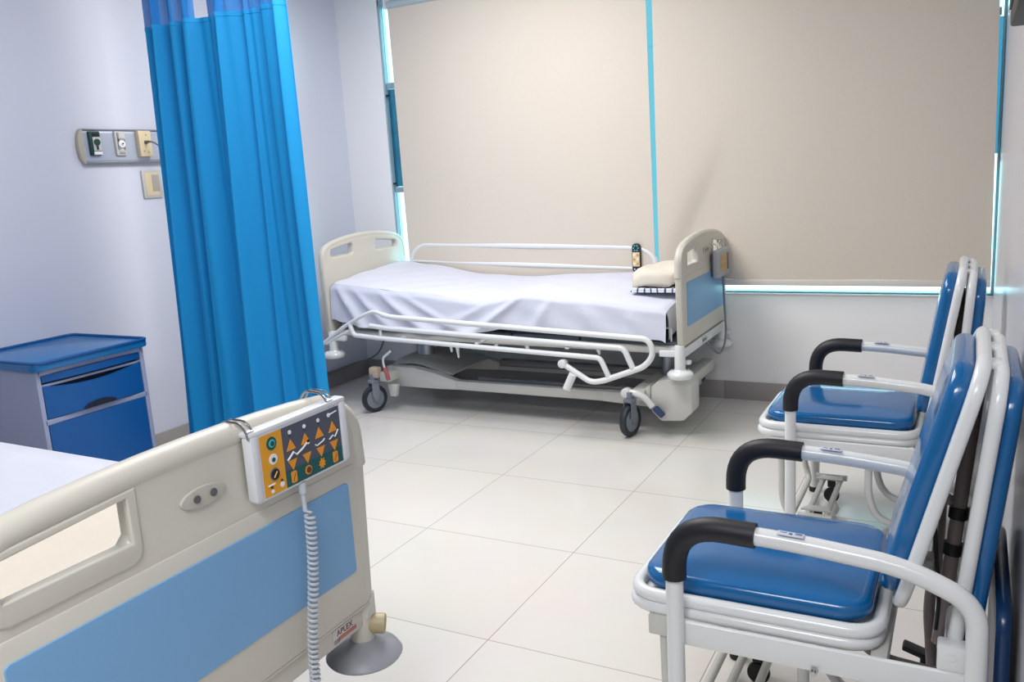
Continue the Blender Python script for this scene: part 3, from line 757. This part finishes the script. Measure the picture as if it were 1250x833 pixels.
# ------------------------------------------------------------------ folding chairs
def chair(label, loc, tb, dz=0, plates=True):
    """front faces -x. tb: x of back top (local)"""
    t = thing('folding_chair', label, 'chair', loc, 'blue vinyl sleeper chairs along the right wall')
    ox = 2.10
    L = lambda x: x - ox
    # seat frame: two stacked tube loops
    sf = MB()
    for z, e in ((.402, 0), (.376, -.004)):
        x0, x1, w = 1.752 + e, 2.238 + e, .218
        loop = [(x0, -w), (x1, -w), (x1, w), (x0, w)]
        sf.tube([(L(a), b, z) for a, b in loop], .0145, .065, 12, True, 8)
    sf.box((L(1.995), 0, .388), (.46, .40, .012), .003)
    sf.build('seat_frame', 'white_met', t)
    s = MB(); s.cushion(.458, .418, .062, .038, .012, Matrix.Translation((L(1.995), 0, .410)), 8, .007)
    s.build('seat_cushion', 'vinyl', t)
    # backrest
    def panel(name, xb, zb, xt, zt, w, front, m_c, thick, frame=True):
        a = Vector((L(xb), 0, zb)); b = Vector((L(xt), 0, zt)); d = (b - a).normalized(); h = (b - a).length
        nrm = Vector((-d.z, 0, d.x)) * front          # front=+1: towards -x (seat side)
        if front < 0: nrm = Vector((d.z, 0, -d.x))
        mtx = Matrix(((0, d.x, nrm.x, 0), (1, 0, 0, 0), (0, d.z, nrm.z, 0), (0, 0, 0, 1))); mid = (a + b) / 2
        if mtx.to_3x3().determinant() < 0: mtx = Matrix(((0, d.x, nrm.x, 0), (-1, 0, 0, 0), (0, d.z, nrm.z, 0), (0, 0, 0, 1)))
        mtx = Matrix.Translation(mid) @ mtx
        c = MB(); c.cushion(2 * w - .02, h - .02, .07, thick, .012, Matrix.Identity(4), 8, .005)
        c.bm.transform(Matrix.Translation((0, 0, .006))); c.bm.transform(mtx); co = c.build(name, m_c, t)
        if frame:
            f = MB(); f.tube([(-w, -h / 2, 0), (w, -h / 2, 0), (w, h / 2, 0), (-w, h / 2, 0)], .013, .085, 12, True, 8)
            f.box((0, 0, 0), (2 * w - .02, h - .06, .008), .002)
            f.bm.transform(mtx); f.build('back_frame' if front > 0 else 'rear_frame', 'white_met', co)
        return mtx
    panel('backrest_cushion', 2.268, .445, tb, .918, .205, 1, 'vinyl', .040)
    rb = 2.360 if tb > 2.36 else 2.335; rt = tb + .027
    panel('folded_bed_cushion', rb, .36, rt, .905, .205, -1, 'vinyl', .034)
    # lower folded leg-rest pad against the wall
    lp = MB(); lp.cushion(.44, .48, .05, .026, .010, Matrix.Translation((L(2.428), 0, .25)) @ Matrix.Rotation(PI / 2, 4, 'Y') @ Matrix.Rotation(PI / 2, 4, 'Z'), 8, .004)
    lp.build('leg_rest_pad', 'vinyl_d', t)
    # hinges between the two back panels
    for yy in (-.12, .02, .15): MB().box((L(tb + .015), yy, .912), (.03, .05, .012), .003).build('hinge', 'white_met', t)
    # arm frames
    for sy in (-1, 1):
        y = sy * .258
        a = MB(); path = [(1.860, .012), (1.860, .590), (2.10, .582), (2.285, .566), (2.398, .515), (2.400, .42), (2.400, .012)]
        a.tube([(L(x), y, z) for x, z in path], .018, [0, .10, .05, .07, .07, .05, 0], 16, False, 8)
        ao = a.build('arm_tube', 'white_met', t)
        g = MB(); gp = [(1.860, .472), (1.860, .590), (2.022, .5855)]
        g.tube([(L(x), y, z) for x, z in gp], .0245, [0, .10, 0], 18, False, 10); g.build('armrest_pad', 'pad', ao, 'black foam armrest grip')
        st = MB(); st.box((L(2.088), y - .0065, .6015), (.048, .019, .0012), .0004, (.04, 'Y')); so = st.build('sticker', 'sticker', ao, 'small pale warning sticker')
        MB().box((L(2.088), y - .0065, .6025), (.006, .006, .0008), .0002, (.04, 'Y')).build('sticker_mark', 'p_grey', so)
        for d in (-.013, .014): MB().box((L(2.088 + d), y - .004, .6025), (.012, .004, .0008), .0002, (.04, 'Y')).build('sticker_mark', 'cord_d', so)
        c2 = MB(); c2.cyl((L(1.860), y, 0), (L(1.860), y, .02), .021, n=16, bev=.003); c2.cyl((L(2.400), y, 0), (L(2.400), y, .02), .021, n=16, bev=.003); c2.build('foot_cap', 'black', ao)
        b = MB(); b.box((L(2.13), sy * .243, .345), (.55, .014, .052), .004); b.build('side_bar', 'white_met', t)
        pl = MB(); pl.box((L(2.365), sy * .225, .395), (.055, .035, .05), .004); pl.cyl((L(2.36), sy * .21, .40), (L(2.36), sy * .245, .40), .008, n=12); pl.build('hinge_bracket', 'white_met', t)
        bo = MB(); bo.cyl((L(2.13), sy * .252, .325), (L(2.13), sy * .262, .325), .008, n=6); bo.cyl((L(2.13), sy * .262, .325), (L(2.13), sy * .268, .325), .005, n=10); bo.build('bolt', 'chrome', t)
    # cross members under the seat
    MB().box((L(1.815), 0, .342), (.045, .47, .045), .004).build('cross_bar', 'cream_met', t); MB().box((L(2.24), 0, .342), (.03, .47, .035), .004).build('cross_bar', 'cream_met', t)
    # folded U-legs
    u = MB(); u.tube([(L(1.822), -.215, .34), (L(1.825), -.215, .14), (L(1.85), -.20, .07), (L(1.85), .20, .07), (L(1.825), .215, .14), (L(1.822), .215, .34)], .011, .05, 10); u.build('front_folding_leg', 'cream_met', t)
    j = MB(); j.tube([(L(2.09), .13, .34), (L(2.09), .13, .15), (L(2.12), .12, .07), (L(2.22), .10, .045), (L(2.30), .10, .05)], .0125, .07, 10); j.build('middle_folding_leg', 'white_met', t)
    j = MB(); j.tube([(L(2.09), -.13, .34), (L(2.09), -.13, .15), (L(2.12), -.12, .07), (L(2.22), -.10, .045), (L(2.30), -.10, .05)], .0125, .07, 10); j.build('middle_folding_leg', 'white_met', t)
    for pts in ([(L(2.13), .05, .36), (L(2.16), .05, .25), (L(2.22), .05, .20), (L(2.34), .05, .19)], [(L(2.205), .08, .375), (L(2.195), .08, .31), (L(2.18), .08, .22)],
                [(L(2.11), .16, .37), (L(2.135), .16, .31), (L(2.17), .16, .27)], [(L(2.33), .15, .62), (L(2.325), .15, .40), (L(2.31), .15, .30), (L(2.33), .15, .05)]):
        MB().tube(pts, .0125, .06, 10).build('linkage', 'mauve', t)
    # castered floor frame
    ff = MB()
    for x in (1.905, 1.965): ff.tube([(L(x), -.20, .085), (L(x), .20, .085)], .010, 0, 10)
    for sy in (-1, 1): ff.tube([(L(1.875), sy * .20, .085), (L(1.985), sy * .20, .085)], .011, 0, 10); ff.poly([(-.05, -.02), (.05, -.02), (.03, .02), (-.03, .02)], .005, Matrix.Translation((L(1.93), sy * .155, .094)))
    fo = ff.build('floor_frame', 'cream_met', t)
    for x, y in ((1.935, -.165), (1.935, .165)):
        w = MB(); w.box((L(x), y, .075), (.028, .026, .03), .004); w.cyl((L(x), y - .009, .028), (L(x), y + .009, .028), .028, n=22, bev=.004)
        w.build('caster', 'black', t)
    # brake lever on the rear caster and gas strut
    br = MB(); br.box((L(2.285), .20, .150), (.055, .035, .014), .004, (.3, 'Y')); br.box((L(2.305), .20, .125), (.018, .02, .05), .004); br.cyl((L(2.31), .185, .07), (L(2.31), .215, .07), .034, n=20, bev=.004); br.build('caster_brake', 'black', t)
    gs = MB(); gs.tube([(L(2.335), .02, .28), (L(tb - .005), .02, .84)], .014, 0, 14); go = gs.build('gas_strut', 'mauve', t)
    for v in (.36, .50):
        p = Vector((L(2.335), .02, .28)).lerp(Vector((L(tb - .005), .02, .84)), v); MB().tube([p, p + Vector((.002, 0, .024))], .018, 0, 14).build('strut_clamp', 'black', go)
    gc = MB(); gc.tube([(L(2.318), -.03, .62), (L(2.325), -.02, .50), (L(2.335), -.03, .40), (L(2.33), -.02, .33)], .004, .04, 8); gc.build('release_cable', 'black', t)
    lb = MB(); lb.box((L(2.30), .10, .42), (.04, .05, .03), .004); lb.box((L(2.31), .12, .50), (.03, .04, .02), .003); lb.tube([(L(2.29), .12, .40), (L(2.29), .12, .55)], .005, 0, 8); lb.build('latch_block', 'cream_met', t)
    return t
chair('blue padded folding chair nearest the camera, lower right', (2.10, -2.482, 0), 2.392)
chair('blue padded folding chair standing nearer the window wall', (2.10, -1.222, 0), 2.345)

# ------------------------------------------------------------------ curtain
def curtain():
    t = thing('privacy_curtain', 'bright blue privacy curtain with a net top hanging from ceiling to floor', 'curtain', (-.48, -1.5, 0))
    ox, oy = -.48, -1.5
    F = [(0, .0), (.06, .05), (.10, -.03), (.17, .045), (.21, -.02), (.30, .04), (.335, -.045), (.44, .03), (.475, .0), (.53, .05), (.575, -.05), (.66, .035), (.70, .01), (.78, .04), (.86, -.015), (.91, .035), (.955, -.05), (1, -.02)]
    def fold(u, z):
        k = .8 + .5 * (2.0 - z) / 2.0
        v = interp(F, u) * k
        return v + .006 * math.sin(u * 95 + z * .8) + .004 * math.sin(u * 61 + z * 1.7)
    zt, zb = 2.0, .045
    def f(u, v):
        z = zt + (zb - zt) * v; w = .0 + v
        xa, xb = -.905 - .085 * v, -.066 + .03 * v
        uu = u + .012 * math.sin(v * 3 + u * 9)*v
        x = xa + (xb - xa) * u
        x += .012 * math.sin(u * 30 + v * 2) * (.4 + .6 * v)
        if u > .0: pass
        return (x - ox, fold(uu, z), z)
    c = MB(); c.grid(360, 60, f, .0015); c.build('curtain_fabric', 'curtain', t)
    zr = ZC - .03
    def net(u0, u1, nm):
        def g(u, v):
            uu = u0 + (u1 - u0) * u; z = zt + (zr - zt) * v
            x = -.905 + .839 * uu
            x += .012 * math.sin(uu * 30) * .4
            y = fold(uu, z) * (1 - .5 * v) + .008 * math.sin(uu * 150) * v + .006 * math.sin(uu * 210 + 1) * min(1, v * 4)
            return (x - ox, y, z)
        MB().grid(int(300 * (u1 - u0)), 14, g).build('net_header', 'net', t, 'open blue net panel along the top')
    net(0, .385, 'a'); net(.445, 1, 'b')
    hm = MB()
    def h(u, v):
        p = f(u, 0); return (p[0], p[1] - .002, zt - .006 + .018 * v)
    hm.grid(360, 2, h, .002); hm.build('seam_band', 'curtain', t)
    for k in range(14):
        u = k / 13; x = -.905 + .839 * u - ox
        if .38 < u < .45: continue
        MB().tube([(x, interp(F, u) * .27, zr - .01), (x, 0, zr + .008)], .003, 0, 6).build('curtain_hook', 'white_pl', t)
curtain()

# ------------------------------------------------------------------ bedside cabinet
def cabinet():
    t = thing('bedside_cabinet', 'blue and grey bedside cabinet beside the curtain, against the left wall', 'cabinet', (-.99, -2.105, 0))
    x0, x1, y0, y1 = -.232, .235, -.245, .245     # local; front at x1
    b = MB()
    b.box((0, y0 + .01, .335), (x1 - x0, .02, .65), .004); b.box((0, y1 - .01, .335), (x1 - x0, .02, .65), .004)
    b.box((x0 + .006, 0, .335), (.012, y1 - y0 - .02, .65), .002)
    for z in (.02, .448, .645): b.box((0, 0, z), (x1 - x0, y1 - y0 - .02, .022), .003)
    b.box((0, 0, .592), (x1 - x0 - .01, y1 - y0 - .03, .010), .002)
    b.build('body', 'cab_body', t)
    tp = MB(); out = []
    W, D = .262, .245
    pts = rrect(-D, -W, D + .012, W, .03, 5)
    pts = [(x + (.016 * (1 - (y / W) ** 2) if x > .1 else 0), y) for x, y in pts]
    tp.poly(pts, .030, Matrix.Translation((0, 0, .655)), .006)
    to = tp.build('top', 'cab_top', t)
    rm = MB(); lp = rrect(-D + .008, -W + .008, D + .018, W - .008, .03, 5); rm.tube([(x, y, .688) for x, y in lp], .006, 0, 8, True); rm.build('raised_rim', 'cab_blue', to)
    def front(z0, z1, bow, xo, th=.018, arc=0, n=16):
        m = MB()
        def f(u, v):
            y = -.222 + .444 * u; q = 1 - (2 * u - 1) ** 2; zt = z1 - arc * q
            return (xo + bow * q, y, z0 + (zt - z0) * v)
        m.grid(n, 6, f, th); return m
    s = front(.606, .634, .012, x1 - .004); s.build('pull_out_tray', 'cab_blue', t)
    dg = MB(); dg.box((x1 - .03, 0, .545), (.01, .44, .18), .001); dg.build('recess_shade', 'shade_panel_dark', t, 'dark board painting the shade behind the drawer fronts')  # dark board: shade of the gap put into its colour
    d = front(.462, .592, .014, x1 - .004, arc=.022); do = d.build('drawer', 'cab_blue', t)
    h = MB(); h.poly([(.075 * math.cos(PI * k / 12), .024 * math.sin(PI * k / 12)) for k in range(13)], .003, Matrix.Translation((x1 + .0115, 0, .4635)) @ YZ); h.build('finger_slot_shade', 'shade_panel_dark', do, 'half-moon finger slot, its inner shade painted dark')  # flat half-moon on the drawer, the slot's shade painted on
    dd = front(.035, .437, .014, x1 - .004); dd.build('door', 'cab_blue', t)
    for sy in (-1, 1):
        for sx in (-1, 1):
            w = MB(); w.cyl((sx * .19, sy * .2, 0), (sx * .19, sy * .2, .012), .02, n=16, bev=.003); w.build('foot', 'black', t)
cabinet()

# ------------------------------------------------------------------ wall service rail
def rail():
    X = XL
    t = thing('service_rail', 'aluminium medical service rail on the left wall, running behind the curtain', 'rail', (X, -1.2, 1.52))
    oy = -1.2; oz = 1.52
    r = MB(); r.poly([(0, -.08), (.012, -.08), (.022, -.062), (.020, .062), (.012, .078), (0, .078)], .84, Matrix.Translation((0, .38, 0)) @ Matrix.Rotation(PI / 2, 4, 'X'), .0015)
    r.build('rail_body', 'alu', t)
    e = MB()
    e.box((.013, -.04, .076), (.016, .84, .008), .002); e.box((.012, -.04, -.074), (.020, .84, .014), .004); e.build('edge_trim', 'alu_d', t)
    c = MB()
    pts = [(0, -.08), (.045, -.08)] ; arc = [(-.468 + .012 - .03 * math.cos(a), .08 * math.sin(a)) for a in [PI / 2 - PI * k / 14 for k in range(15)]]
    c.poly([(y, z) for y, z in arc][::-1], .024, Matrix.Translation((0, 0, 0)) @ YZ, .003); c.build('end_cap', 'endcap', t)
    # oxygen outlet
    g = MB(); g.box((.028, -1.606 - oy, 1.533 - oz), (.020, .056, .108), .004); go = g.build('oxygen_outlet', 'green', t, 'dark green oxygen outlet')
    MB().box((.0385, -1.600 - oy, 1.530 - oz), (.003, .040, .062), .001).build('outlet_plate', 'outlet_bei', go)
    v = MB(); v.cyl((.040, -1.602 - oy, 1.538 - oz), (.046, -1.602 - oy, 1.538 - oz), .015, n=18); v.box((.042, -1.602 - oy, 1.517 - oz), (.006, .010, .026), .002); v.build('valve', 'green', go)
    MB().box((.0385, -1.600 - oy, 1.489 - oz), (.004, .042, .014), .001).build('outlet_label', 'p_white', go)
    MB().box((.0385, -1.602 - oy, 1.574 - oz), (.003, .036, .016), .001).build('outlet_marking', 'black', go)
    # vacuum outlet
    g = MB(); g.box((.026, -1.468 - oy, 1.533 - oz), (.014, .056, .112), .004); go = g.build('vacuum_outlet', 'outlet_bei', t)
    k = MB(); k.box((.035, -1.466 - oy, 1.548 - oz), (.006, .040, .018), .003); k.box((.035, -1.481 - oy, 1.543 - oz), (.006, .010, .08), .003); k.box((.035, -1.450 - oy, 1.527 - oz), (.006, .008, .05), .003); k.build('outlet_latch', 'disc', go)
    k = MB(); k.lathe([(0, .012), (.006, .012), (.008, .008), (.017, .007), (.019, 0), (0, 0)], (.034, -1.467 - oy, 1.530 - oz), (1, 0, 0), 24); k.build('valve', 'p_white', go)
    MB().cyl((.046, -1.467 - oy, 1.531 - oz), (.0475, -1.467 - oy, 1.531 - oz), .004, n=10).build('valve_pin', 'black', go)
    MB().box((.034, -1.465 - oy, 1.489 - oz), (.003, .030, .010), .001).build('outlet_label', 'disc', go)
    # cream socket plate with a plugged-in cable
    g = MB(); g.box((.032, -1.337 - oy, 1.531 - oz), (.026, .072, .122), .004); go = g.build('socket_plate', 'outlet_cream', t, 'cream electrical socket plate')
    for yy, zz in ((-1.33, 1.572), (-1.35, 1.495), (-1.325, 1.490)): MB().cyl((.045, yy - oy, zz - oz), (.0462, yy - oy, zz - oz), .0045, n=10).build('socket_hole', 'knob', go)
    rr = MB(); rr.cyl((.022, -1.66 - oy, 1.525 - oz), (.0235, -1.66 - oy, 1.525 - oz), .004, n=10); rr.build('rivet', 'black', t)
    cb = thing('power_cable', 'dark grey cable plugged into the cream wall socket and leading behind the curtain', 'cable', (X + .045, -1.337, 1.537))
    m = MB(); m.tube([(0, 0, 0), (.035, .004, .004), (.06, .03, -.02), (.06, .07, -.10), (.05, .16, -.22), (.03, .26, -.45), (.012, .32, -.9), (.012, .33, -1.528), (.03, .36, -1.532)], .0042, .04, 8); m.build('cable', 'cord_d', cb)
    m = MB(); m.cyl((0, 0, 0), (.02, .002, .002), .009, .006, 12); m.build('plug', 'grey_met', cb)
    s = thing('switch_plate', 'beige switch plate on the left wall below the service rail, half behind curtain', 'switch', (X, -1.30, 1.338))
    m = MB(); m.box((.005, 0, 0), (.010, .115, .136), .004); so = m.build('plate', 'outlet_bei', s)
    MB().box((.0115, .018, .005), (.004, .042, .08), .002).build('rocker', 'endcap', s)
    MB().box((.0105, -.004, .0), (.002, .075, .11), .001).build('inner_frame', 'outlet_cream', s)
rail()

# dark wall box at the top right
def wallbox():
    t = thing('wall_box', 'black box mounted high on the right wall, cut by the top right corner', 'wall box', (XR - .024, -2.5, 1.62))
    m = MB(); m.box((0, 0, .02), (.048, .60, .24), .006); m.build('case', 'black', t)
    m = MB(); m.box((-.025, 0, .02), (.004, .56, .18), .002); m.build('front_panel', 'shade_panel_dark', t)
wallbox()

# loose cable on the floor by the left wall
m = MB(); m.tube([(-1.02, .245, .50), (-1.03, .235, .30), (-1.09, .20, .14), (-1.215, .10, .11), (-1.22, -.05, .105), (-1.222, -.5, .11)], .006, .08, 8)
o = m.build('wall_cable', 'cord_d'); tag(o, 'thin grey cable drooping down the wall behind the far bed head', 'cable')

# ------------------------------------------------------------------ lights and world
def area(name, loc, size, power, col=(1, 1, 1), rot=(0, 0, 0), sy=None):
    l = bpy.data.lights.new(name, 'AREA'); l.shape = 'RECTANGLE'; l.size = size; l.size_y = sy or size; l.energy = power; l.color = col
    o = bpy.data.objects.new(name, l); o.location = loc; o.rotation_euler = rot; COL.objects.link(o); return o
area('ceiling_lamp_window', (0.25, -1.10, ZC - .03), 1.0, 29, (1, .98, .96))
area('ceiling_lamp_middle', (.6, -2.1, ZC - .03), 1.2, 19, (1, .98, .96), sy=.5)
area('fill_light_near', (1.9, -4.8, ZC - .03), 1.0, 32, (.96, .98, 1), sy=.8)  # added fill behind the camera, brightens footboard and chairs
W = bpy.data.worlds.new('sky'); SC.world = W; W.use_nodes = True
bg = W.node_tree.nodes['Background']; bg.inputs[0].default_value = (.62, .93, 1, 1); bg.inputs[1].default_value = 3.0

# ------------------------------------------------------------------ camera
cam = bpy.data.cameras.new('camera'); cam.sensor_width = 36; cam.lens = 1049.29 / 1250 * 36; cam.clip_start = .02
co = bpy.data.objects.new('camera', cam); COL.objects.link(co)
right = Vector((0.88303091, 0.46548206, -0.05985707)); down = Vector((0.03869512, -0.19931866, -0.97917044)); fwd = Vector((-0.46771691, 0.86232159, -0.19401642))
R = Matrix((right, -down, -fwd)).transposed().to_4x4()
co.matrix_world = Matrix.Translation((2.3643, -4.2957, 1.2956)) @ R
SC.camera = co
SC.view_settings.view_transform = 'Standard'; SC.view_settings.look = 'None'; SC.view_settings.gamma = 1
SC.view_settings.use_curve_mapping = False; SC.view_settings.exposure = .56
